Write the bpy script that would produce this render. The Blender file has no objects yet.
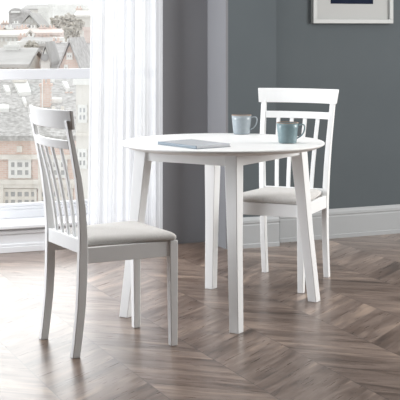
import bpy, bmesh, math, random
from mathutils import Vector, Matrix, noise
random.seed(7)
C = bpy.context.scene.collection
SC = bpy.context.scene
R = math.radians
F, VH, H = 1281.72, 26.94, 1.2905          # focal length (px), horizon row, eye height

# ------------------------------------------------------------------ materials
def mat(name, col, rough=.6, spec=.5, metal=0., build=None):
    m = bpy.data.materials.new(name); m.use_nodes = True
    b = m.node_tree.nodes['Principled BSDF']
    b.inputs['Base Color'].default_value = (*col, 1)
    b.inputs['Roughness'].default_value = rough
    b.inputs['Specular IOR Level'].default_value = spec
    b.inputs['Metallic'].default_value = metal
    if build: build(m.node_tree, b)
    return m

def ramp2(nt, fac, c0, c1, p0=.3, p1=.7):
    r = nt.nodes.new('ShaderNodeValToRGB')
    r.color_ramp.elements[0].position = p0; r.color_ramp.elements[0].color = (*c0, 1)
    r.color_ramp.elements[1].position = p1; r.color_ramp.elements[1].color = (*c1, 1)
    nt.links.new(fac, r.inputs['Fac']); return r.outputs['Color']

def mottle(scale, c0, c1, stretch=(1, 1, 1), bump=0., detail=4., coord='Object', p0=.3, p1=.7):
    def f(nt, b):
        tc = nt.nodes.new('ShaderNodeTexCoord'); mp = nt.nodes.new('ShaderNodeMapping')
        mp.inputs['Scale'].default_value = stretch
        nz = nt.nodes.new('ShaderNodeTexNoise'); nz.inputs['Scale'].default_value = scale; nz.inputs['Detail'].default_value = detail
        nt.links.new(tc.outputs[coord], mp.inputs['Vector']); nt.links.new(mp.outputs['Vector'], nz.inputs['Vector'])
        nt.links.new(ramp2(nt, nz.outputs['Fac'], c0, c1, p0, p1), b.inputs['Base Color'])
        if bump:
            bp = nt.nodes.new('ShaderNodeBump'); bp.inputs['Strength'].default_value = bump; bp.inputs['Distance'].default_value = .002
            nt.links.new(nz.outputs['Fac'], bp.inputs['Height']); nt.links.new(bp.outputs['Normal'], b.inputs['Normal'])
    return f

M = {}
M['paint'] = mat('white_lacquer', (.85, .865, .87), .42, .4, build=mottle(9, (.83, .845, .85), (.87, .885, .89), (1, 1, .12), .03))
M['table'] = mat('white_table_lacquer', (.82, .83, .83), .38, .4, build=mottle(9, (.80, .81, .81), (.84, .85, .85), (.25, 1, .25), .03))
M['fabric'] = mat('pale_grey_fabric', (.62, .62, .615), .95, .1, build=mottle(260, (.51, .50, .485), (.62, .61, .595), (1, 1, 1), .5, 2))
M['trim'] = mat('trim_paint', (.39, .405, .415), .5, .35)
M['winpaint'] = mat('window_paint', (.68, .69, .71), .5, .35)
M['slate'] = mat('slate_wall_paint', (.103, .120, .130), .85, .2, build=mottle(3, (.100, .116, .126), (.107, .124, .134)))
M['warmgrey'] = mat('warm_grey_wall_paint', (.21, .213, .226), .85, .2, build=mottle(3, (.206, .209, .222), (.214, .217, .230)))
M['ceil'] = mat('ceiling_paint', (.6, .6, .6), .9, .2)
M['mug_a'] = mat('pale_grey_glaze', (.30, .345, .375), .25, .5, build=mottle(60, (.285, .33, .36), (.315, .36, .39)))
M['mug_b'] = mat('duck_egg_glaze', (.20, .285, .31), .22, .5, build=mottle(60, (.19, .27, .295), (.21, .30, .325)))
M['rim'] = mat('bare_brown_rim', (.30, .22, .17), .5, .4)
M['tea'] = mat('mug_inside', (.45, .42, .40), .3, .5)
M['bookblue'] = mat('book_cloth_grey_blue', (.13, .18, .225), .35, .5)
M['bookcover'] = mat('book_cover_glare', (.60, .63, .665), .22, .6, build=mottle(14, (.58, .61, .645), (.62, .65, .685)))  # glare on the book's top is put into this pale colour
M['paper'] = mat('paper', (.62, .63, .66), .8, .2, build=mottle(1, (.50, .51, .54), (.74, .75, .78), (2, 2, 900)))
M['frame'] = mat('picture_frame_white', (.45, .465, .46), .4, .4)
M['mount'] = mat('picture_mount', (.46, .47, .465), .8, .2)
M['navy'] = mat('navy_print', (.012, .018, .035), .9, .1, build=mottle(6, (.008, .012, .028), (.02, .028, .05)))
M['metal'] = mat('brushed_steel', (.6, .6, .6), .35, .5, 1.)

# chevron plank floor: strips 0.35 m wide running away from the window wall
def floor_nodes(nt, b):
    N = nt.nodes; L = nt.links
    def mth(op, a, c=None, d=None):
        n = N.new('ShaderNodeMath'); n.operation = op
        for i, v in enumerate((a, c, d)):
            if v is None: continue
            if isinstance(v, (int, float)): n.inputs[i].default_value = v
            else: L.new(v, n.inputs[i])
        return n.outputs[0]
    tc = N.new('ShaderNodeTexCoord'); sp = N.new('ShaderNodeSeparateXYZ'); L.new(tc.outputs['Object'], sp.inputs[0])
    x, y = sp.outputs['X'], sp.outputs['Y']
    c, s = math.cos(R(22.5)), math.sin(R(22.5))
    p = mth('ADD', mth('MULTIPLY', x, c), mth('MULTIPLY', y, s))
    q = mth('ADD', mth('MULTIPLY', x, -s), mth('MULTIPLY', y, c))
    pz = mth('DIVIDE', mth('SUBTRACT', p, 1.606 - 7.0), .35)
    k = mth('FLOOR', pz); a = mth('MULTIPLY', mth('FRACT', pz), .35)
    odd = mth('MODULO', k, 2.0)                     # 0 even, 1 odd
    sg = mth('SUBTRACT', mth('MULTIPLY', odd, 2.0), 1.0)
    T = math.tan(R(40))
    aa = mth('ADD', mth('MULTIPLY', mth('SUBTRACT', 1.0, odd), a), mth('MULTIPLY', odd, mth('SUBTRACT', .35, a)))
    cc = mth('ADD', q, mth('MULTIPLY', aa, T))
    wq = .125
    ci = mth('DIVIDE', cc, wq); idx = mth('FLOOR', ci); fr = mth('FRACT', ci)
    c4, s4 = math.cos(R(40)), math.sin(R(40))
    along = mth('ADD', mth('MULTIPLY', p, c4), mth('MULTIPLY', sg, mth('MULTIPLY', q, s4)))
    across = mth('SUBTRACT', mth('MULTIPLY', q, c4), mth('MULTIPLY', sg, mth('MULTIPLY', p, s4)))
    cid = N.new('ShaderNodeCombineXYZ'); L.new(k, cid.inputs[0]); L.new(idx, cid.inputs[1])
    wn = N.new('ShaderNodeTexWhiteNoise'); wn.noise_dimensions = '3D'; L.new(cid.outputs[0], wn.inputs['Vector'])
    rnd = wn.outputs['Value']
    def grain(sa, sc, det, off, dist=0.):
        cv = N.new('ShaderNodeCombineXYZ')
        L.new(mth('MULTIPLY', along, sa), cv.inputs[0]); L.new(mth('MULTIPLY', across, sc), cv.inputs[1])
        L.new(mth('ADD', mth('MULTIPLY', rnd, 37.0), off), cv.inputs[2])
        nz = N.new('ShaderNodeTexNoise'); nz.inputs['Scale'].default_value = 1.; nz.inputs['Detail'].default_value = det
        nz.inputs['Distortion'].default_value = dist
        L.new(cv.outputs[0], nz.inputs['Vector']); return nz.outputs['Fac']
    g1 = grain(3.0, 17., 4., 0., .9); g2 = grain(7., 130., 3., 9.); g3 = grain(1.6, 7., 3., 21., .8)
    mix = mth('ADD', mth('ADD', mth('MULTIPLY', g1, .48), mth('MULTIPLY', g2, .07)),
              mth('ADD', mth('MULTIPLY', g3, .42), mth('MULTIPLY', mth('SUBTRACT', rnd, .5), .10)))
    r = N.new('ShaderNodeValToRGB'); e = r.color_ramp.elements
    e[0].position = .335; e[0].color = (.062, .036, .023, 1)
    e[1].position = .66; e[1].color = (.385, .285, .220, 1)
    m_ = e.new(.43); m_.color = (.136, .090, .066, 1)
    m_ = e.new(.52); m_.color = (.205, .148, .119, 1)
    L.new(mix, r.inputs['Fac'])
    # joints
    e1 = mth('MINIMUM', fr, mth('SUBTRACT', 1.0, fr)); j1 = mth('LESS_THAN', e1, .012)
    e2 = mth('MINIMUM', a, mth('SUBTRACT', .35, a)); j2 = mth('LESS_THAN', e2, .0022)
    j = mth('MAXIMUM', mth('MULTIPLY', j1, .35), mth('MULTIPLY', j2, .65))
    mx = N.new('ShaderNodeMix'); mx.data_type = 'RGBA'
    L.new(j, mx.inputs['Factor']); L.new(r.outputs['Color'], mx.inputs['A']); mx.inputs['B'].default_value = (.04, .028, .022, 1)
    L.new(mx.outputs['Result'], b.inputs['Base Color'])
    rr = mth('ADD', .22, mth('MULTIPLY', g2, .16)); L.new(rr, b.inputs['Roughness'])
    bp = N.new('ShaderNodeBump'); bp.inputs['Strength'].default_value = .25; bp.inputs['Distance'].default_value = .0015
    L.new(mth('SUBTRACT', mth('MULTIPLY', g2, .4), j), bp.inputs['Height']); L.new(bp.outputs['Normal'], b.inputs['Normal'])
M['floor'] = mat('chevron_planks', (.2, .15, .13), .4, .5, build=floor_nodes)
fb = M['floor'].node_tree.nodes['Principled BSDF']; fb.inputs['Coat Weight'].default_value = .35; fb.inputs['Coat Roughness'].default_value = .32; fb.inputs['Coat IOR'].default_value = 1.4

def glass_mat():
    m = bpy.data.materials.new('window_glass'); m.use_nodes = True; nt = m.node_tree; nt.nodes.clear()
    o = nt.nodes.new('ShaderNodeOutputMaterial'); t = nt.nodes.new('ShaderNodeBsdfTransparent'); g = nt.nodes.new('ShaderNodeBsdfGlossy')
    g.inputs['Roughness'].default_value = .02; g.inputs['Color'].default_value = (.9, .9, .9, 1)
    mx = nt.nodes.new('ShaderNodeMixShader'); mx.inputs['Fac'].default_value = .05
    t.inputs['Color'].default_value = (.97, .98, .98, 1)
    nt.links.new(t.outputs[0], mx.inputs[1]); nt.links.new(g.outputs[0], mx.inputs[2]); nt.links.new(mx.outputs[0], o.inputs[0]); return m
M['glass'] = glass_mat()
def voile_mat():
    m = bpy.data.materials.new('white_voile'); m.use_nodes = True; nt = m.node_tree; nt.nodes.clear()
    o = nt.nodes.new('ShaderNodeOutputMaterial'); t = nt.nodes.new('ShaderNodeBsdfTransparent')
    d = nt.nodes.new('ShaderNodeBsdfDiffuse'); tr = nt.nodes.new('ShaderNodeBsdfTranslucent')
    d.inputs['Color'].default_value = (.86, .87, .90, 1); tr.inputs['Color'].default_value = (.82, .83, .855, 1)
    m1 = nt.nodes.new('ShaderNodeMixShader'); m1.inputs['Fac'].default_value = .55
    m2 = nt.nodes.new('ShaderNodeMixShader'); m2.inputs['Fac'].default_value = .12
    nt.links.new(d.outputs[0], m1.inputs[1]); nt.links.new(tr.outputs[0], m1.inputs[2])
    nt.links.new(m1.outputs[0], m2.inputs[1]); nt.links.new(t.outputs[0], m2.inputs[2]); nt.links.new(m2.outputs[0], o.inputs[0]); return m
M['voile'] = voile_mat()

# exterior: overexposure and haze put into the pale tones
def ext(name, c, amt=.06, sc=1.2, stretch=(1, 1, 1)):
    M[name] = mat(name, c, .9, .1, build=mottle(sc, tuple(max(0, v - amt) for v in c), tuple(min(.95, v + amt) for v in c), stretch, detail=6))
ext('pale_slates', (.52, .51, .50), .15, 3.2, (1, 1, 1.2))
ext('mid_slates', (.50, .485, .48), .12, .8, (1, 1, 2.5))
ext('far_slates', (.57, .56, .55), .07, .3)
ext('white_render', (.90, .90, .88), .04)
ext('cream_stone', (.84, .81, .76), .08, 1.6)
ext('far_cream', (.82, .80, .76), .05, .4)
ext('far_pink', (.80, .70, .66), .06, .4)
ext('street', (.62, .61, .60), .12, .05)
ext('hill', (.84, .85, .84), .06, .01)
ext('leaves', (.70, .67, .62), .12, 1.5)
ext('bark', (.4, .36, .32), .05)
ext('dark_glass', (.50, .505, .51), .05, 3)
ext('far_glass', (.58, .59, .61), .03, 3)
def brick(nt, b):
    tc = nt.nodes.new('ShaderNodeTexCoord'); mp = nt.nodes.new('ShaderNodeMapping'); mp.inputs['Rotation'].default_value = (R(90), 0, 0)
    br = nt.nodes.new('ShaderNodeTexBrick'); br.inputs['Scale'].default_value = 1.
    br.inputs['Brick Width'].default_value = .45; br.inputs['Row Height'].default_value = .15; br.inputs['Mortar Size'].default_value = .02
    br.inputs['Color1'].default_value = (.76, .58, .51, 1); br.inputs['Color2'].default_value = (.84, .68, .61, 1); br.inputs['Mortar'].default_value = (.8, .74, .7, 1)
    nt.links.new(tc.outputs['Object'], mp.inputs['Vector']); nt.links.new(mp.outputs['Vector'], br.inputs['Vector'])
    nt.links.new(br.outputs['Color'], b.inputs['Base Color'])
M['brick'] = mat('overexposed_brick', (.78, .6, .53), .9, .1, build=brick)  # overexposed paleness is put into the brick colours

# ------------------------------------------------------------------ mesh helpers
def hexa(bm, pts):
    """pts: 4 bottom + 4 top corners"""
    v = [bm.verts.new(p) for p in pts]
    for f in ((3, 2, 1, 0), (4, 5, 6, 7), (0, 1, 5, 4), (1, 2, 6, 5), (2, 3, 7, 6), (3, 0, 4, 7)):
        bm.faces.new([v[i] for i in f])
def box(bm, x0, x1, y0, y1, z0, z1):
    hexa(bm, [(x0, y0, z0), (x1, y0, z0), (x1, y1, z0), (x0, y1, z0), (x0, y0, z1), (x1, y0, z1), (x1, y1, z1), (x0, y1, z1)])
def loft(bm, secs, closed=False):
    rings = [[bm.verts.new(p) for p in s] for s in secs]; n = len(secs[0])
    for a, b in zip(rings, rings[1:]):
        for i in range(n): bm.faces.new((a[i], a[(i + 1) % n], b[(i + 1) % n], b[i]))
    bm.faces.new(rings[0][::-1]); bm.faces.new(rings[-1])
def extrude_poly(bm, poly, mapf, h0, h1):
    """poly: list of 2-D points; mapf(a, b, h) -> xyz"""
    A = [bm.verts.new(mapf(a, b, h0)) for a, b in poly]; B = [bm.verts.new(mapf(a, b, h1)) for a, b in poly]; n = len(poly)
    bm.faces.new(A[::-1]); bm.faces.new(B)
    for i in range(n): bm.faces.new((A[i], A[(i + 1) % n], B[(i + 1) % n], B[i]))
def lathe(bm, prof, n=40):
    rings = [[bm.verts.new((r * math.cos(2 * math.pi * i / n), r * math.sin(2 * math.pi * i / n), z)) for i in range(n)] for r, z in prof]
    for a, b in zip(rings, rings[1:]):
        for i in range(n): bm.faces.new((a[i], a[(i + 1) % n], b[(i + 1) % n], b[i]))
    bm.faces.new(rings[0][::-1]); bm.faces.new(rings[-1])
def tube(bm, pts, r, n=10, sy=1.):
    pts = [Vector(p) for p in pts]; rings = []
    for i, p in enumerate(pts):
        d = (pts[min(i + 1, len(pts) - 1)] - pts[max(i - 1, 0)]).normalized()
        u = d.cross(Vector((0, 1, 0)));
        if u.length < .1: u = d.cross(Vector((0, 0, 1)))
        u.normalize(); w = d.cross(u)
        rings.append([bm.verts.new(p + u * r * math.cos(2 * math.pi * k / n) + w * r * sy * math.sin(2 * math.pi * k / n)) for k in range(n)])
    for a, b in zip(rings, rings[1:]):
        for i in range(n): bm.faces.new((a[i], a[(i + 1) % n], b[(i + 1) % n], b[i]))
    bm.faces.new(rings[0][::-1]); bm.faces.new(rings[-1])

def obj(name, bm, m, parent=None, bevel=0., smooth=False, world=False, segs=2):
    if world and parent is not None: bmesh.ops.translate(bm, verts=bm.verts, vec=-parent.location)
    bmesh.ops.recalc_face_normals(bm, faces=bm.faces)
    me = bpy.data.meshes.new(name); bm.to_mesh(me); bm.free(); me.materials.append(m)
    o = bpy.data.objects.new(name, me); C.objects.link(o); o.parent = parent
    if bevel:
        md = o.modifiers.new('bevel', 'BEVEL'); md.width = bevel; md.segments = segs; md.limit_method = 'ANGLE'; md.angle_limit = R(35)
    if smooth:
        for p in me.polygons: p.use_smooth = True
    return o
def tag(o, label, cat, group=None):
    o['label'] = label; o['category'] = cat
    if group: o['group'] = group
    return o
def thing(name, label, cat, loc=(0, 0, 0), rz=0., group=None):
    o = bpy.data.objects.new(name, None); C.objects.link(o); o.location = loc; o.rotation_euler = (0, 0, rz); o.empty_display_size = .1
    return tag(o, label, cat, group)
def struct(name, bm, m, bevel=0.):
    o = obj(name, bm, m, bevel=bevel); o['kind'] = 'structure'; return o

# ------------------------------------------------------------------ room shell
O = Vector((-.131, 7.655)); TA = R(22); tv = Vector((math.cos(TA), math.sin(TA))); nv = Vector((-math.sin(TA), math.cos(TA)))
def W(s, m, z): p = O + tv * s + nv * m; return (p.x, p.y, z)
def wbox(bm, s0, s1, m0, m1, z0, z1):
    hexa(bm, [W(s0, m0, z0), W(s1, m0, z0), W(s1, m1, z0), W(s0, m1, z0), W(s0, m0, z1), W(s1, m0, z1), W(s1, m1, z1), W(s0, m1, z1)])
ZC = 2.75
NB = .08     # niche panel set back
WN = .33     # glazing set back
S1 = -.13    # right jamb of the window niche
SL = -4.2    # left jamb
SR = .03     # right edge of the glazing, behind the splayed reveal
bm = bmesh.new(); extrude_poly(bm, [W(SL-.5, WN+.1, 0)[:2], W(.25, WN+.1, 0)[:2], W(.25, .3, 0)[:2], W(5.2, .3, 0)[:2], (4.6, -1.5), (-3.6, -1.5), (-4.6, 4.0)], lambda a, b, h: (a, b, h), -.12, 0)
struct('floor', bm, M['floor'])
bm = bmesh.new(); extrude_poly(bm, [W(SL-.5, WN+.1, 0)[:2], W(5.2, WN+.1, 0)[:2], (4.6, -1.5), (-3.6, -1.5), (-4.6, 3.5)], lambda a, b, h: (a, b, h), ZC, ZC + .12)
struct('ceiling', bm, M['ceil'])
# window wall with the blank stretch beside the curtain
bm = bmesh.new(); extrude_poly(bm, [W(a_, b_, 0)[:2] for a_, b_ in ((S1, 0), (.19, 0), (.19, WN + .1), (SR, WN + .1), (SR, WN))], lambda a, b, h: (a, b, h), 0, ZC); wbox(bm, SL - .5, SL, 0, WN + .1, 0, ZC); wbox(bm, SL, S1 - .001, 0, WN+.1, 2.55, ZC)
struct('wall_back', bm, M['warmgrey'])
# return wall of the breast (faces the window)
bm = bmesh.new(); wbox(bm, .190, .205, -.28, .1, 0, ZC); struct('wall_return', bm, M['warmgrey'])
# breast front
bm = bmesh.new(); wbox(bm, .2051, .515, -.28, .1, 0, ZC); struct('wall_center', bm, M['slate'])
# recessed wall on the right
D0 = Vector((.499, 7.70)); D1 = Vector((1.255, 8.045)); dt = (D1 - D0).normalized(); dn = Vector((-dt.y, dt.x))
def DW(s, m, z): p = D0 + dt * s + dn * m; return (p.x, p.y, z)
def dbox(bm, s0, s1, m0, m1, z0, z1):
    hexa(bm, [DW(s0, m0, z0), DW(s1, m0, z0), DW(s1, m1, z0), DW(s0, m1, z0), DW(s0, m0, z1), DW(s1, m0, z1), DW(s1, m1, z1), DW(s0, m1, z1)])
bm = bmesh.new(); dbox(bm, -.035, 4.2, .022, .2, 0, ZC); struct('wall_right', bm, M['slate'])
# left side wall, out of the picture
bm = bmesh.new(); a = Vector(W(SL - .5, 0, 0)[:2]); extrude_poly(bm, [(a.x, a.y), (a.x - .15, a.y), (-3.75, -1.5), (-3.6, -1.5)], lambda x, y, h: (x, y, h), 0, ZC)
struct('wall_left', bm, M['warmgrey'])

# wall behind the camera
bm = bmesh.new(); box(bm, -3.6, 4.6, -1.65, -1.5, 0, ZC); box(bm, 4.6, 4.75, -1.5, 4.6, 0, ZC); struct('wall_front', bm, M['warmgrey'])

# baseboards: stepped ogee profile (protrusion, height)
BP = [(0, 0), (-.022, 0), (-.022, .022), (-.019, .026), (-.019, .132), (-.0165, .136), (-.0165, .142), (-.019, .146), (-.018, .160), (-.012, .172), (-.007, .179), (0, .179)]
bm = bmesh.new(); secs = [[W(s, -.28 + m, z) for m, z in BP] for s in (.245, .528)]; loft(bm, secs)
# return of the baseboard round the breast's right corner
loft(bm, [[W(.515 - m * .6, mm, z) for m, z in BP] for mm in (-.28, -.17)])
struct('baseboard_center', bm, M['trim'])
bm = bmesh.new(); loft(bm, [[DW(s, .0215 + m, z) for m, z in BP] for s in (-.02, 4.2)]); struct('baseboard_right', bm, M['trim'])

# window niche: panel under the sill, sill board, glazing
bm = bmesh.new(); wbox(bm, SL, S1, NB, NB + .05, 0, .135)
wbox(bm, SL, S1, NB - .016, NB, 0, .035); wbox(bm, SL, S1, NB - .010, NB, .035, .05); wbox(bm, SL, S1, NB - .008, NB, .105, .125)
struct('trim_1', bm, M['winpaint'], .003)
bm = bmesh.new(); extrude_poly(bm, [W(a_, b_, 0)[:2] for a_, b_ in ((SL, NB - .03), (S1, NB - .03), (SR, WN + .06), (SL, WN + .06))], lambda a, b, h: (a, b, h), .137, .157); struct('trim_2', bm, M['winpaint'], .004)
bm = bmesh.new()
ZT0, ZT1 = .981, 1.042
wbox(bm, SL, SR, WN, WN + .06, .157, .205); wbox(bm, SL, SR, WN + .012, WN + .06, .205, .222); wbox(bm, SL, SR, WN + .02, WN + .06, .222, .240)
wbox(bm, SL, SR, WN, WN + .06, ZT0, ZT1); wbox(bm, SL, SR, WN, WN + .06, 2.47, 2.55)
wbox(bm, SR - .06, SR, WN, WN + .06, .24, 2.47)
for s in (SL, SL + 1.3): wbox(bm, s, s + .07, WN, WN + .06, .24, 2.47)
win = struct('window_1', bm, M['winpaint'], .003)
bm = bmesh.new(); wbox(bm, SL + .02, SR - .02, WN + .035, WN + .041, .23, ZT0 + .01); wbox(bm, SL + .02, SR - .02, WN + .035, WN + .041, ZT1 - .01, 2.49)
g = obj('glass_pane', bm, M['glass'], win)

# sheer curtain
def curtain():
    bm = bmesh.new(); n, rows = 520, 26; grid = []
    for j in range(rows + 1):
        z = .012 + (2.44 - .012) * j / rows; t = 1 - z / 2.45; row = []
        # left hem drifts outward to the floor
        sl = -.545 - .035 * max(0, t) ** 1.3; sr = -.112
        for i in range(n + 1):
            a = i / n; ph = a * 2 * math.pi
            amp = .010 + .005 * math.sin(ph * 1.7 + 1)
            m = .0 + amp * math.sin(ph * 7 + 1.6 * math.sin(ph * 2.1)) + .0022 * math.sin(ph * 17 + 2 * math.sin(ph * 3) + t * 1.5) + .0012 * math.sin(ph * 37 + 3 * math.sin(ph * 2))
            s = sl + (sr - sl) * a + .005 * math.sin(ph * 7 * 2 + t)*a*(1-a)*4
            row.append(bm.verts.new(W(s, m - .045, z)))
        grid.append(row)
    for j in range(rows):
        for i in range(n): bm.faces.new((grid[j][i], grid[j][i + 1], grid[j + 1][i + 1], grid[j + 1][i]))
    return bm
cu = obj('sheer_curtain', curtain(), M['voile'], smooth=True); tag(cu, 'floor-length white sheer curtain hanging at the right side of the window', 'curtain')
rod = thing('curtain_rod', 'steel curtain rod above the window, carrying the sheer curtain', 'curtain rod', W(-2.0, -.045, 2.46))
bm = bmesh.new(); tube(bm, [W(-4.2, -.045, 2.46), W(.05, -.045, 2.46)], .012, 12); obj('rod', bm, M['metal'], rod, world=True, smooth=True)
for s in (-4.25, .06):
    bm = bmesh.new(); bmesh.ops.create_uvsphere(bm, u_segments=16, v_segments=10, radius=.024, matrix=Matrix.Translation(W(s, -.045, 2.46))); obj('finial', bm, M['metal'], rod, world=True, smooth=True)
for s in (-4.24, .0):
    bm = bmesh.new(); wbox(bm, s - .01, s + .01, -.05, -.001, 2.45, 2.47); obj('bracket', bm, M['metal'], rod, world=True)

# ------------------------------------------------------------------ table
TL = Vector((.1043, 5.8841, 0)); TH = .768; TR = .467
A1 = R(-31.8)                                    # local +x axis: normal of the near-right side
tb = thing('round_dining_table', 'white round dining table on splayed tapering legs, holding mugs and a book', 'table', TL, A1)
bm = bmesh.new()
lathe(bm, [(TR - .034, TH - .024), (TR - .006, TH - .0125), (TR - .001, TH - .009), (TR, TH - .006), (TR - .0008, TH - .0025), (TR - .004, TH)], 128)
for f in bm.faces: f.smooth = len(f.verts) == 4
tt = obj('tabletop', bm, M['table'], tb)
ts0 = .463; th = R(52)
fx0, fy0 = ts0 * math.cos(th), ts0 * math.sin(th)
ZA0, ZA1 = TH - .024 - .048, TH - .0245
k = .818; fx1, fy1 = fx0 * k, fy0 * k
for sx in (-1, 1):
    for sy in (-1, 1):
        bm = bmesh.new(); secs = []
        for z, kk, w in ((0, 1, .045), (ZA0 * .5, 1 + (k - 1) * .5, .049), (ZA0, 1 + (k - 1) * .93, .060), (ZA1, k, .062)):
            cx, cy = sx * fx0 * kk, sy * fy0 * kk; h = w / 2
            # outer faces stay true, taper on the inside
            ox, oy = sx * .0, sy * .0
            secs.append([(cx - h, cy - h, z), (cx + h, cy - h, z), (cx + h, cy + h, z), (cx - h, cy + h, z)])
        loft(bm, secs); obj('leg', bm, M['paint'], tb, .003)
ap = .010
for sy in (-1, 1):
    bm = bmesh.new(); box(bm, -fx1 + .026, fx1 - .026, sy * (fy1 + .014) - ap, sy * (fy1 + .014) + ap, ZA0, ZA1); obj('apron', bm, M['paint'], tb, .002)
for sx in (-1, 1):
    bm = bmesh.new(); box(bm, sx * (fx1 + .014) - ap, sx * (fx1 + .014) + ap, -fy1 + .026, fy1 - .026, ZA0, ZA1); obj('apron', bm, M['paint'], tb, .002)

# ------------------------------------------------------------------ chairs
PROF = [(0, -.213), (.06, -.205), (.13, -.197), (.2, -.190), (.3, -.185), (.40, -.183), (.48, -.184), (.58, -.191), (.70, -.207), (.83, -.234), (.955, -.262)]
def by(z):
    for (z0, y0), (z1, y1) in zip(PROF, PROF[1:]):
        if z <= z1: return y0 + (y1 - y0) * max(0, (z - z0)) / (z1 - z0)
    return PROF[-1][1] - .19 * (z - .955)
def wx(z): return .170 + .022 * max(0, z - .35) / .6
SAG = .038
def sagf(x): return -SAG * (1 - (x / .21) ** 2)
def rail_bm(z0, z1, hw0, hw1, th, off):
    """curved board between heights z0..z1; half-widths hw0 (bottom) and hw1 (top)"""
    bm = bmesh.new(); n = 16; secs = []
    for i in range(n + 1):
        a = -1 + 2 * i / n; x0, x1 = a * hw0, a * hw1
        yb, yt = by(z0) + off + sagf(x0) + .010, by(z1) + off + sagf(x1) + .010
        secs.append([(x0, yb - th / 2, z0), (x0, yb + th / 2, z0), (x1, yt + th / 2, z1), (x1, yt - th / 2, z1)])
    loft(bm, secs); return bm
def make_chair(label):
    t = thing('dining_chair', label, 'chair', group='white slat-back dining chairs')
    for sx in (-1, 1):
        bm = bmesh.new(); secs = []
        zs = [p[0] for p in PROF[:-1]] + [.93]
        for z in zs:
            w = .0137; d = .0165 + .002 * min(1, z / .3) - .0105 * max(0, z - .40) / .53
            x = sx * wx(z); y = by(z); secs.append([(x - w, y - d, z), (x + w, y - d, z), (x + w, y + d, z), (x - w, y + d, z)])
        loft(bm, secs); obj('back_post', bm, M['paint'], t, .003)
    for sx in (-1, 1):
        bm = bmesh.new(); secs = []
        for z, w in ((0, .0145), (.36, .018), (.428, .018)):
            x = sx * (.175 - (w - .0145) * .0); y = .213 - (w - .0145); secs.append([(x - w, y - w, z), (x + w, y - w, z), (x + w, y + w, z), (x - w, y + w, z)])
        loft(bm, secs); obj('front_leg', bm, M['paint'], t, .003)
    # seat rails
    bm = bmesh.new(); box(bm, -.157, .157, .198, .220, .365, .427); obj('front_apron', bm, M['paint'], t, .002)
    for sx in (-1, 1):
        bm = bmesh.new(); x0, x1 = sx * .172, sx * .177
        hexa(bm, [(x0 - .010, -.165, .365), (x0 + .010, -.165, .365), (x1 + .010, .197, .365), (x1 - .010, .197, .365),
                  (x0 - .010, -.165, .427), (x0 + .010, -.165, .427), (x1 + .010, .197, .427), (x1 - .010, .197, .427)])
        obj('side_apron', bm, M['paint'], t, .002)
    bm = bmesh.new(); box(bm, -.157, .157, -.197, -.170, .405, .460); obj('back_apron', bm, M['paint'], t, .002)
    # backrest boards
    obj('top_rail', rail_bm(.895, .97, .214, .2235, .014, .0), M['paint'], t, .003)
    obj('lower_rail', rail_bm(.815, .85, wx(.82) - .013, wx(.85) - .013, .018, .0), M['paint'], t, .002)
    for kx in (-1.5, -.5, .5, 1.5):
        bm = bmesh.new(); secs = []
        for i in range(9):
            z = .455 + (.820 - .455) * i / 8; x = kx * (.063 + .0095 * i / 8); y = by(z) + (sagf(x) + .010) * i / 8 - .000
            secs.append([(x - .0102, y - .005, z), (x + .0102, y - .005, z), (x + .0102, y + .005, z), (x - .0102, y + .005, z)])
        loft(bm, secs); obj('slat', bm, M['paint'], t, .002)
    # upholstered seat pad
    bm = bmesh.new(); rings = []
    def outline(ins):
        pts = []; f, b_ = .226 - ins, -.165 + ins; wf, wb = .198 - ins, .158 - ins; r = .022
        cs = [(wf - r, f - r, 0), (-wf + r, f - r, 90), (-wb + r * .4, b_ + r * .4, 180), (wb - r * .4, b_ + r * .4, 270)]
        for cx, cy, a0 in cs:
            rr = r if a0 < 180 else r * .4
            for q in range(7): a = R(a0 + 15 * q); pts.append((cx + rr * math.cos(a), cy + rr * math.sin(a)))
        return pts
    for ins, z in ((.010, .4275), (.003, .431), (0, .438), (.001, .446), (.006, .453), (.016, .459), (.035, .463), (.07, .4655), (.11, .467), (.14, .4675)):
        rings.append([(x, y, z) for x, y in outline(ins)])
    loft(bm, rings); obj('seat_pad', bm, M['fabric'], t, smooth=True)
    return t
def dup(root, loc, rz, label):
    r = root.copy(); C.objects.link(r); r.location = loc; r.rotation_euler = (0, 0, rz); r['label'] = label
    for ch in list(root.children):
        c = ch.copy(); C.objects.link(c); c.parent = r
    return r
ch = make_chair('white slat-back dining chair with a grey seat pad, nearest, in front of the window')
ch.location = (-.3805, 5.2629, 0); ch.rotation_euler = (0, 0, .4924 - math.pi / 2)
dup(ch, (.416, 6.5011, 0), -1.9784 - math.pi / 2, 'white slat-back dining chair behind the table, in front of the slate grey wall')

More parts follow.
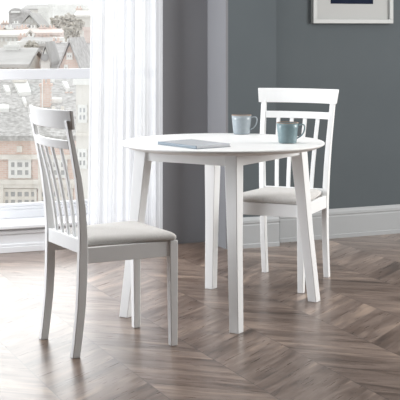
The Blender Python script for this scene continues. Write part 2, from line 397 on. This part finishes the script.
# ------------------------------------------------------------------ mugs and book
def make_mug(label, loc, rt, rb, h, body, rz):
    t = thing('mug', label, 'mug', loc, rz, 'mugs on the table')
    bm = bmesh.new(); th = .0035
    prof = [(rb * .86, 0), (rb * .95, .0015), (rb, .006)] + [(rb + (rt - rb) * u, .006 + (h - .009) * u) for u in (.25, .5, .75, 1)]
    prof += [(rt - th, h - .003), (rt - th - .001, h * .6), (rb - th, .010), (.002, .008)]
    lathe(bm, prof, 48); bo = obj('body', bm, body, t, smooth=True)
    bm = bmesh.new(); lathe(bm, [(rt - th, h - .003), (rt + .0002, h - .003), (rt + .0002, h - .0012), (rt - .001, h), (rt - th + .001, h), (rt - th - .0004, h - .0012)], 48)
    bmesh.ops.delete(bm, geom=[f for f in bm.faces if len(f.verts) > 4], context='FACES'); obj('rim', bm, M['rim'], t, smooth=True)
    bm = bmesh.new(); pts = []
    P = [(rt - .002, h * .86), (rt + .012, h * .90), (rt + .023, h * .88), (rt + .0275, h * .78), (rt + .026, h * .62), (rt + .020, h * .46), (rt + .009, h * .33), (rb + .0025, h * .24), (rb - .001, h * .22)]
    for i in range(len(P) - 1):
        for u in (0, .33, .66):
            p0 = P[max(i - 1, 0)]; p1 = P[i]; p2 = P[i + 1]; p3 = P[min(i + 2, len(P) - 1)]
            f = lambda a, b, c, d: .5 * (2 * b + (c - a) * u + (2 * a - 5 * b + 4 * c - d) * u * u + (3 * b - a - 3 * c + d) * u ** 3)
            pts.append((f(p0[0], p1[0], p2[0], p3[0]), 0, f(p0[1], p1[1], p2[1], p3[1])))
    tube(bm, pts, .0032, 10, 1.9); obj('handle', bm, body, t, smooth=True)
    return t
make_mug('pale grey mug with a brown rim, further from the camera, near the table back', (.204, 6.290, TH), .0490, .0410, .095, M['mug_a'], R(-14))
make_mug('blue-green mug with a brown rim, nearer the right edge of the table', (.396, 5.805, TH), .0500, .0415, .094, M['mug_b'], R(-2))

# book: spine along the near-left edge
b0 = Vector((-.188, 5.731)); b1 = Vector((-.0146, 5.505)); ba = math.atan2((b1 - b0).y, (b1 - b0).x)
bk = thing('book', 'thin grey-blue book, its cover paled by glare, lying flat on the round table', 'book', (b0.x, b0.y, TH + .0002), ba)
LX, LY = .285, .188
bm = bmesh.new(); box(bm, 0, LX, 0, LY, 0, .0018); obj('back_cover', bm, M['bookblue'], bk, .0006)
bm = bmesh.new(); box(bm, 0, LX, 0, LY, .0122, .0140); obj('front_cover', bm, M['bookcover'], bk, .0006)
bm = bmesh.new(); box(bm, .003, LX - .003, .004, LY - .003, .0018, .0122); obj('pages', bm, M['paper'], bk)
bm = bmesh.new(); box(bm, 0, LX, -.0016, .0016, 0, .0141); obj('spine', bm, M['bookblue'], bk, .0012)

# ------------------------------------------------------------------ framed picture on the right wall
def on_wall(u):                                  # distance along the right wall where sight-line u meets it
    k_ = (u - 200) / F; m0 = -.013
    p = D0 + dn * m0; return (k_ * p.y - p.x) / (dt.x - k_ * dt.y)
s0, s1 = on_wall(313.5), on_wall(393.5); zb = 1.3165; fh = .60; wz = zb + fh
pf = thing('picture_frame', 'white framed dark navy print hanging on the slate grey wall', 'picture', DW((s0 + s1) / 2, .0, zb))
fw, fd = .026, .034
bm = bmesh.new()
for (a_, b_, c_, d_) in ((s0, s1, zb, zb + fw), (s0, s1, wz - fw, wz), (s0, s0 + fw, zb + fw, wz - fw), (s1 - fw, s1, zb + fw, wz - fw)):
    dbox(bm, a_, b_, .021 - fd, .0215, c_, d_)
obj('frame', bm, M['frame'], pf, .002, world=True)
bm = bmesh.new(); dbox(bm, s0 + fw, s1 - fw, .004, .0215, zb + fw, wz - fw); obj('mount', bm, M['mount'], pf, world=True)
i0, i1 = on_wall(332), on_wall(374.5); zi = H + (VH - 3) * 7.86 / F
bm = bmesh.new(); dbox(bm, i0, i1, .0025, .0045, zi, zi + .36); obj('print', bm, M['navy'], pf, world=True)

# ------------------------------------------------------------------ town below the window
GZ = -18.
def ex(u, D): return (u - 200) * D / F
def ez(v, D): return H - (v - VH) * D / F
def house(name, label, cat, u0, u1, D, dep, ve, vr, wall, roof, kind='side', over=.4, group=None):
    """ve / vr: rows of eave and ridge; the house stands on the ground at distance D"""
    x0, x1 = ex(u0, D), ex(u1, D); ze = ez(ve, D)
    t = thing(name, label, cat, ((x0 + x1) / 2, D + dep / 2, GZ), 0, group)
    if kind == 'side':                           # ridge left to right, one slope faces us
        yr = D + dep / 2; zr = ez(vr, yr)
        bm = bmesh.new(); poly = [(D, GZ), (D + dep, GZ), (D + dep, ze), (yr, zr - .3), (D, ze)]
        extrude_poly(bm, poly, lambda a, b, h: (h, a, b), x0, x1); obj('wall', bm, wall, t, world=True)
        bm = bmesh.new(); sl = (zr - ze) / (dep / 2); o_ = over
        extrude_poly(bm, [(D - o_, ze - o_ * sl), (yr, zr), (D + dep + o_, ze - o_ * sl), (D + dep + o_, ze - o_ * sl + .35), (yr, zr + .35), (D - o_, ze - o_ * sl + .35)], lambda a, b, h: (h, a, b), x0 - o_, x1 + o_)
        obj('roof', bm, roof, t, world=True)
    elif kind == 'gable':                        # ridge towards us
        xr = (x0 + x1) / 2; zr = ez(vr, D)
        bm = bmesh.new(); extrude_poly(bm, [(x0, GZ), (x1, GZ), (x1, ze), (xr, zr - .3), (x0, ze)], lambda a, b, h: (a, h, b), D, D + dep); obj('wall', bm, wall, t, world=True)
        bm = bmesh.new(); sl = (zr - ze) / (xr - x0); o_ = over
        extrude_poly(bm, [(x0 - o_, ze - o_ * sl), (xr, zr), (x1 + o_, ze - o_ * sl), (x1 + o_, ze - o_ * sl + .4), (xr, zr + .4), (x0 - o_, ze - o_ * sl + .4)], lambda a, b, h: (a, h, b), D - o_, D + dep)
        obj('roof', bm, roof, t, world=True)
    else:                                        # flat roof with a parapet
        bm = bmesh.new(); box(bm, x0, x1, D, D + dep, GZ, ze); obj('wall', bm, wall, t, world=True)
        bm = bmesh.new(); box(bm, x0 - .2, x1 + .2, D - .2, D + dep + .2, ze, ze + .5); obj('roof', bm, roof, t, world=True)
    t['D'] = D
    return t
def win(t, u0, u1, v0, v1, cols=1, rows=1, fm='white_render', gm='dark_glass', fr=.19):
    D = t['D']; x0, x1, z1, z0 = ex(u0, D), ex(u1, D), ez(v0, D), ez(v1, D)
    cw = (x1 - x0) / cols; rh = (z1 - z0) / rows; bx, bz = cw * fr, rh * fr; bm = bmesh.new()
    for i in range(cols + 1):
        c_ = min(max(x0 + i * cw, x0 + bx), x1 - bx); box(bm, c_ - bx, c_ + bx, D - .14, D + .02, z0, z1)
    for j in range(rows + 1):
        c_ = min(max(z0 + j * rh, z0 + bz), z1 - bz); box(bm, x0, x1, D - .13, D + .02, c_ - bz * .9, c_ + bz * .9)
    f = obj('window', bm, M[fm], t, world=True)
    bm = bmesh.new(); box(bm, x0 + bx, x1 - bx, D - .07, D - .01, z0 + bz, z1 - bz)
    bmesh.ops.translate(bm, verts=bm.verts, vec=-t.location); obj('pane', bm, M[gm], f)
def band(t, u0, u1, v0, v1, m='cream_stone', out=.25, name='stone_band'):
    D = t['D']; bm = bmesh.new(); box(bm, ex(u0, D), ex(u1, D), D - out, D + .05, ez(v1, D), ez(v0, D)); obj(name, bm, M[m], t, world=True)
def chimney(t, u, D, v0, v1, w=1.0, m='brick'):
    x = ex(u, D); bm = bmesh.new(); box(bm, x - w / 2, x + w / 2, D - .4, D + .4, ez(v1, D), ez(v0, D)); box(bm, x - w / 2 - .1, x + w / 2 + .1, D - .5, D + .5, ez(v0, D) - .15, ez(v0, D) + .1)
    for k_ in (-.25, .25): box(bm, x + k_ * w - .12, x + k_ * w + .12, D - .12, D + .12, ez(v0, D), ez(v0, D) + .5)
    obj('chimney', bm, M[m], t, world=True)

bm = bmesh.new(); extrude_poly(bm, [(-400, 40), (160, 40), (300, 1500), (-900, 1500)], lambda a, b, h: (a, b, h), GZ - .5, GZ)
o = obj('street_ground', bm, M['street']); o['kind'] = 'structure'; o.name = 'ground'
# far hills
bm = bmesh.new(); nx = 60; top = []
pts = [(-900 + 1500 * i / nx) for i in range(nx + 1)]
for i in range(nx):
    za, zb2 = [8 + 10 * noise.noise(Vector((x * .004, 3, 0))) + 5 * noise.noise(Vector((x * .02, 7, 0))) for x in (pts[i], pts[i + 1])]
    hexa(bm, [(pts[i], 900, GZ), (pts[i + 1], 900, GZ), (pts[i + 1], 1300, GZ), (pts[i], 1300, GZ), (pts[i], 1050, za), (pts[i + 1], 1050, zb2), (pts[i + 1], 1150, zb2 + 3), (pts[i], 1150, za + 3)])
bmesh.ops.remove_doubles(bm, verts=bm.verts, dist=.01)
h_ = obj('hillside', bm, M['hill']); tag(h_, 'pale hazy hillside on the skyline beyond the town', 'hill')

# 1 the brick mansion close below
t = house('brick_mansion', 'red-brick town house below the window with a big slate roof and white stone windows', 'building', -300, 74, 95, 26, 138, 80, M['brick'], M['pale_slates'], 'side')
band(t, -300, 74, 137, 140, 'cream_stone', .35, 'cornice'); band(t, -300, 74, 154, 158.5); band(t, -300, 74, 178.5, 183, out=.35); band(t, -300, 74, 183, 187)
for du in (-252, -216, -180, -144, -108, -72, -36, 0, 36):
    win(t, 8.5 + du, 31.5 + du, 158, 177.5, 3, 2)
    win(t, 3 + du, 37 + du, 187.5, 207, 5, 2, 'cream_stone')
band(t, 17, 22.5, 145, 151, 'cream_stone', .2, 'medallion'); band(t, 0, 4, 183, 215, 'cream_stone', .3, 'pilaster'); band(t, 38.5, 42, 158, 215, 'cream_stone', .3, 'pilaster')
def on_roof(t, u0, u1, v0, v1, name='skylight', m='white_render', sk=0.):
    # a low box riding on the front slope of the mansion roof
    D = 95; dep = 26; ze = ez(138, D); zr = ez(80, D + 13); sl = (zr - ze) / 13
    def P(u, v, up):
        # intersect the sight-line with the slope plane z = ze + sl*(y-D)
        k_ = -(v - VH) / F; y = (ze - sl * D - H) / (k_ - sl); return ((u - 200) / F * y, y, H + k_ * y + up)
    bm = bmesh.new(); q = [P(u0 + sk, v1, .2), P(u1 + sk * .6, v1 - .6 * abs(sk) * .3, .2), P(u1, v0 + .4 * abs(sk) * .3, .2), P(u0, v0, .2)]; q2 = [(x, y, z + .45) for x, y, z in q]
    hexa(bm, q + q2); obj(name, bm, M[m], t, world=True)
on_roof(t, 13, 27.5, 87, 100, sk=6); on_roof(t, 3, 8.5, 92, 99, sk=3.5); on_roof(t, 62, 67, 88, 95.5, sk=4.5); on_roof(t, 46.5, 54, 81, 86, sk=1); on_roof(t, 22, 25, 104, 111, sk=3)
on_roof(t, -6, 9, 112, 116, 'gutter'); on_roof(t, 52, 62, 105, 106.5, 'ridge_flashing')
chimney(t, 46, 101, 84, 112, .8, 'brick'); chimney(t, 20, 106, 79.5, 92, .9, 'cream_stone'); chimney(t, 69, 104, 97, 112, .7, 'brick'); chimney(t, 58, 99, 112, 137, 1.4, 'cream_stone')
PB = ez(138, 95) + (ez(80, 108) - ez(138, 95)) / 13 * 1.5 + .42
mast = thing('flagpole', 'thin white pole rising from the slate roof of the brick town house', 'pole', (ex(42.3, 96.5), 96.5, PB))
bm = bmesh.new(); tube(bm, [(ex(42.3, 96.5), 96.5, PB), (ex(42.3, 96.5), 96.5, ez(72, 96.5))], .045, 8); obj('pole', bm, M['white_render'], mast, world=True, smooth=True)
bm = bmesh.new(); tube(bm, [(ex(42.3, 96.5), 96.5, PB), (ex(42.3, 96.5), 96.5, PB + .2)], .12, 8); obj('socket', bm, M['white_render'], mast, world=True)
# 2 pale house made up for the lighter strip at the curtain
t = house('stand_in_house', 'made-up pale house with a tall window beside the sheer curtain', 'building', 76, 112, 88, 5.5, 84, 82, M['far_cream'], M['white_render'], 'flat')
win(t, 78, 87, 148, 168, 2, 2); win(t, 78, 87, 104, 122, 2, 2, gm='far_glass'); band(t, 76, 112, 132, 135)
# 3..6
t = house('slate_roofed_hall', 'long grey slate roof at the left, just above the window transom', 'building', -120, 26, 140, 16, 66, 50, M['cream_stone'], M['far_slates'], 'side')
chimney(t, 12, 147, 45, 52, 1.6, 'white_render')
t = house('white_gabled_hall', 'small white gabled house with one round window above the transom', 'building', 40.5, 50, 135, 9, 62, 45, M['white_render'], M['far_slates'], 'gable', .1)
D = 135; bm = bmesh.new(); bmesh.ops.create_cone(bm, cap_ends=True, segments=20, radius1=.16 * 1, radius2=.16, depth=.2); bmesh.ops.scale(bm, vec=(1, 1, 1), verts=bm.verts)
bmesh.ops.scale(bm, vec=(2.4, 2.4, 1), verts=bm.verts); bmesh.ops.rotate(bm, verts=bm.verts, cent=(0, 0, 0), matrix=Matrix.Rotation(R(90), 3, 'X')); bmesh.ops.translate(bm, verts=bm.verts, vec=(ex(45.2, D), D - .12, ez(57, D)))
obj('round_window', bm, M['dark_glass'], t, world=True)
t = house('red_gabled_house', 'red-brick gabled house with one white window and a grey roof above the transom', 'building', 59, 80, 128, 16, 68, 41, M['brick'], M['mid_slates'], 'gable', .5)
win(t, 66.5, 72.5, 52, 59, 2, 1); win(t, 64, 68, 64, 70, 1, 1)
t = house('slate_terrace', 'grey slate roofed terrace behind the red-brick gabled house', 'building', 50, 95, 147, 12, 62, 44, M['brick'], M['mid_slates'], 'side')
t = house('white_triangle_gable', 'small white triangular gable beside the curtain, right of the brick gable', 'building', 81.4, 91.5, 144.3, 1.8, 63, 47, M['white_render'], M['far_slates'], 'gable', .1)
# 7..
t = house('pink_terrace', 'pale pink brick terrace in the middle distance with cream window strip', 'building', 20, 60, 205, 12, 34, 30, M['far_pink'], M['far_pink'], 'side')
for k_ in range(6): win(t, 23 + k_ * 6, 26 + k_ * 6, 35, 38, 1, 1, 'far_cream', 'far_glass')
t = house('dormered_terrace', 'grey roofed terrace with a row of small white attic windows', 'building', 21, 48, 178, 10, 45, 39, M['mid_slates'], M['far_slates'], 'side')
for k_ in range(7): win(t, 23 + k_ * 3.5, 25.8 + k_ * 3.5, 40.5, 43.5, 1, 1, 'white_render', 'far_glass', .28)
t = house('brick_block', 'pale brick block with a flat cream roof right of the dormered terrace', 'building', 50, 64, 193, 8, 40, 35, M['far_pink'], M['white_render'], 'flat')
t = house('cream_house', 'cream walled house at the left edge of the window, middle distance', 'building', -110, 22, 190, 12, 36, 31, M['far_cream'], M['far_cream'], 'side')
t = house('white_cottage', 'small plain white block standing among the roofs at the left', 'building', 11.5, 17.5, 160, 6, 45, 43, M['white_render'], M['white_render'], 'flat')
t = house('gabled_chapel', 'cream gabled building with three tall windows below the skyline', 'building', 22, 37, 240, 16, 23, 14, M['far_cream'], M['far_slates'], 'gable', .6)
for k_ in range(3): win(t, 26 + k_ * 2.6, 27.8 + k_ * 2.6, 17.5 + abs(k_ - 1), 22, 1, 1, 'white_render', 'far_glass', .2)
t = house('white_tower_block', 'tall white building with two columns of dark windows near the skyline', 'building', 38, 49, 290, 10, 8, 6, M['white_render'], M['white_render'], 'flat')
for k_ in range(2):
    for j in range(4): win(t, 41 + k_ * 3.6, 43 + k_ * 3.6, 10 + j * 5, 13.3 + j * 5, 1, 1, 'white_render', 'dark_glass', .2)
t = house('white_long_block', 'long white building with a row of small windows under the skyline', 'building', 49, 82, 308, 14, 5.5, 4, M['white_render'], M['white_render'], 'flat')
for k_ in range(6): win(t, 51.5 + k_ * 4.6, 53.5 + k_ * 4.6, 9, 12, 1, 1, 'white_render', 'dark_glass', .2)
t = house('grey_shed', 'low building with a long flat grey roof at the far left', 'building', -150, 23, 225, 14, 29, 25, M['far_slates'], M['mid_slates'], 'side')
t = house('distant_warehouse', 'distant pale warehouse with a wide grey roof on the skyline', 'building', 23, 44, 420, 30, 9, 5, M['far_cream'], M['far_slates'], 'side')
t = house('distant_brick_house', 'pale brick house beside the curtain edge, above the white gable', 'building', 84, 104, 172, 10, 30, 27, M['far_pink'], M['far_pink'], 'flat')
t = house('cream_roofed_block', 'big pale cream building beside the top of the curtain', 'building', 76, 110, 250, 14, 16, 10, M['far_cream'], M['far_cream'], 'side')
# chimneys and small dormers on the middle-distance roofs
for nm_, lst in (('pink_terrace', ((24, 27), (33, 27.5), (43, 27), (52, 27.5))), ('cream_house', ((2, 28), (9, 27.5), (19, 28.5))), ('slate_terrace', ((56, 41), (66, 42), (88, 41))),
                 ('dormered_terrace', ((22.5, 36), (31, 36.5), (39, 36), (46.5, 36.5))), ('grey_shed', ((5, 22.5), (16, 23))), ('cream_roofed_block', ((79, 8), (86, 7.5)))):
    t = bpy.data.objects[nm_]
    for i_, (u_, v_) in enumerate(lst): chimney(t, u_, t['D'] + 6, v_, v_ + 7, 1.1, ('brick', 'white_render', 'far_pink')[i_ % 3])
t = bpy.data.objects['cream_house']
for k_ in range(5): win(t, 1 + k_ * 4.4, 3 + k_ * 4.4, 37.5, 41, 1, 1, 'white_render', 'dark_glass', .22)
t = bpy.data.objects['slate_roofed_hall']
for k_ in range(5): win(t, -1 + k_ * 5.2, 1.6 + k_ * 5.2, 67, 70, 1, 1, 'white_render', 'dark_glass', .22)
t = bpy.data.objects['brick_block']
for k_ in range(3): win(t, 51.5 + k_ * 4, 53.6 + k_ * 4, 41, 44, 1, 1, 'white_render', 'dark_glass', .22)
# barrel-roofed station
t = thing('barrel_roofed_hall', 'grey barrel-roofed hall at the upper left below the skyline', 'building', (ex(15.5, 340), 350, GZ))
x0, x1 = ex(9, 340), ex(22.5, 340); zt, ze = ez(7.5, 340), ez(12.5, 340)
bm = bmesh.new(); box(bm, x0, x1, 340, 360, GZ, ze); obj('wall', bm, M['mid_slates'], t, world=True)
bm = bmesh.new(); poly = [((x0 + x1) / 2 + (x1 - x0) / 2 * math.cos(math.pi * i / 14), ze + (zt - ze) * math.sin(math.pi * i / 14)) for i in range(15)]
extrude_poly(bm, poly, lambda a, b, h: (a, h, b), 339.5, 360.5); obj('roof', bm, M['mid_slates'], t, world=True)
bm = bmesh.new(); box(bm, x0 + .6, x1 - .6, 339.3, 339.6, ez(12, 340), ez(10.5, 340)); obj('window', bm, M['white_render'], t, world=True)
# trees
def tree(u, D, v0, v1, wu, label):
    x = ex(u, D); zt, zb_ = ez(v0, D), ez(v1, D); t = thing('tree', label, 'tree', (x, D, GZ), 0, 'trees among the distant houses')
    bm = bmesh.new(); tube(bm, [(x, D, GZ), (x + .2, D, (GZ + zt) / 2), (x, D, zt - 1)], .3, 8); obj('trunk', bm, M['bark'], t, world=True)
    bm = bmesh.new(); rx = (wu * D / F) / 2; rz_ = (zt - zb_) / 2; zc = (zt + zb_) / 2
    rnd = random.Random(int(u * 10))
    for i in range(900):
        v = Vector((rnd.gauss(0, 1), rnd.gauss(0, 1), rnd.gauss(0, 1))).normalized() * rnd.random() ** .4
        v = Vector((x + v.x * rx, D + v.y * rx, zc + v.z * rz_)) + Vector((noise.noise(v * 2), 0, noise.noise(v * 2 + Vector((5, 5, 5))))) * .8
        e1 = Vector((rnd.gauss(0, 1), rnd.gauss(0, 1), rnd.gauss(0, 1))).normalized() * .45; e2 = e1.cross(Vector((rnd.gauss(0, 1), rnd.gauss(0, 1), rnd.gauss(0, 1)))).normalized() * .3
        bm.faces.new([bm.verts.new(v + a_) for a_ in (e1, e2, -e1, -e2)])
    me_o = obj('foliage', bm, M['leaves'], t, world=True); return t
tree(68, 226, 15, 30, 15, 'bare brownish tree in front of the long white building')
tree(72, 165, 26, 42, 12, 'grey-brown tree right behind the roof of the red-brick gabled house')
tree(57, 230, 18, 27, 9, 'small grey tree right of the tall white tower block')
tree(33, 167, 47, 62, 13, 'grey tree left of the white gabled house with the round window')

tree(30, 172, 44, 52, 9, 'small grey tree behind the ridge of the long slate roof')
tree(78, 240, 20, 30, 9, 'pale tree touching the left edge of the sheer curtain, in the distance')

# ------------------------------------------------------------------ light
w = bpy.data.worlds.new('overcast_sky'); SC.world = w; w.use_nodes = True
w.node_tree.nodes['Background'].inputs['Color'].default_value = (1, 1, 1, 1); w.node_tree.nodes['Background'].inputs['Strength'].default_value = 1.15
def area(name, loc, target, sx, sy, power, col=(1, 1, 1)):
    l = bpy.data.lights.new(name, 'AREA'); l.shape = 'RECTANGLE'; l.size = sx; l.size_y = sy; l.energy = power; l.color = col
    o = bpy.data.objects.new(name, l); C.objects.link(o); o.location = loc
    o.rotation_euler = (Vector(target) - Vector(loc)).to_track_quat('-Z', 'Y').to_euler(); return o
area('right_softbox', (3.3, 6.0, 1.6), (.3, 5.9, .5), 1.6, 1.6, 84, (1, .985, .96))
area('left_fill_light', W(-2.9, -.66, 1.4), W(.4, -.35, 1.0), .7, 1.8, 95, (.95, .97, 1))  # unseen fill lamp added at the left, aimed along the back wall
area('ceiling_panel', (.0, 5.6, 2.6), (.0, 5.6, 0), 2.4, 2.0, 24, (1, .99, .97))
s = bpy.data.lights.new('hazy_sun', 'SUN'); s.energy = 2.0; s.angle = R(50); so = bpy.data.objects.new('hazy_sun', s); C.objects.link(so)
so.rotation_euler = Vector((.25, -1, -.75)).to_track_quat('-Z', 'Y').to_euler()

# ------------------------------------------------------------------ camera
cd = bpy.data.cameras.new('camera'); cam = bpy.data.objects.new('camera', cd); C.objects.link(cam)
cam.location = (0, 0, H); cam.rotation_euler = (R(90), 0, 0); cd.sensor_width = 36; cd.lens = F / 400 * 36; cd.shift_y = -(200 - VH) / 400 + .7 / 400
cd.clip_start = .1; cd.clip_end = 3000; SC.camera = cam
SC.view_settings.view_transform = 'Standard'; SC.view_settings.look = 'None'; SC.view_settings.gamma = 1; SC.view_settings.use_curve_mapping = False
SC.view_settings.exposure = .12
for o in bpy.data.objects:
    if 'D' in o.keys(): del o['D']
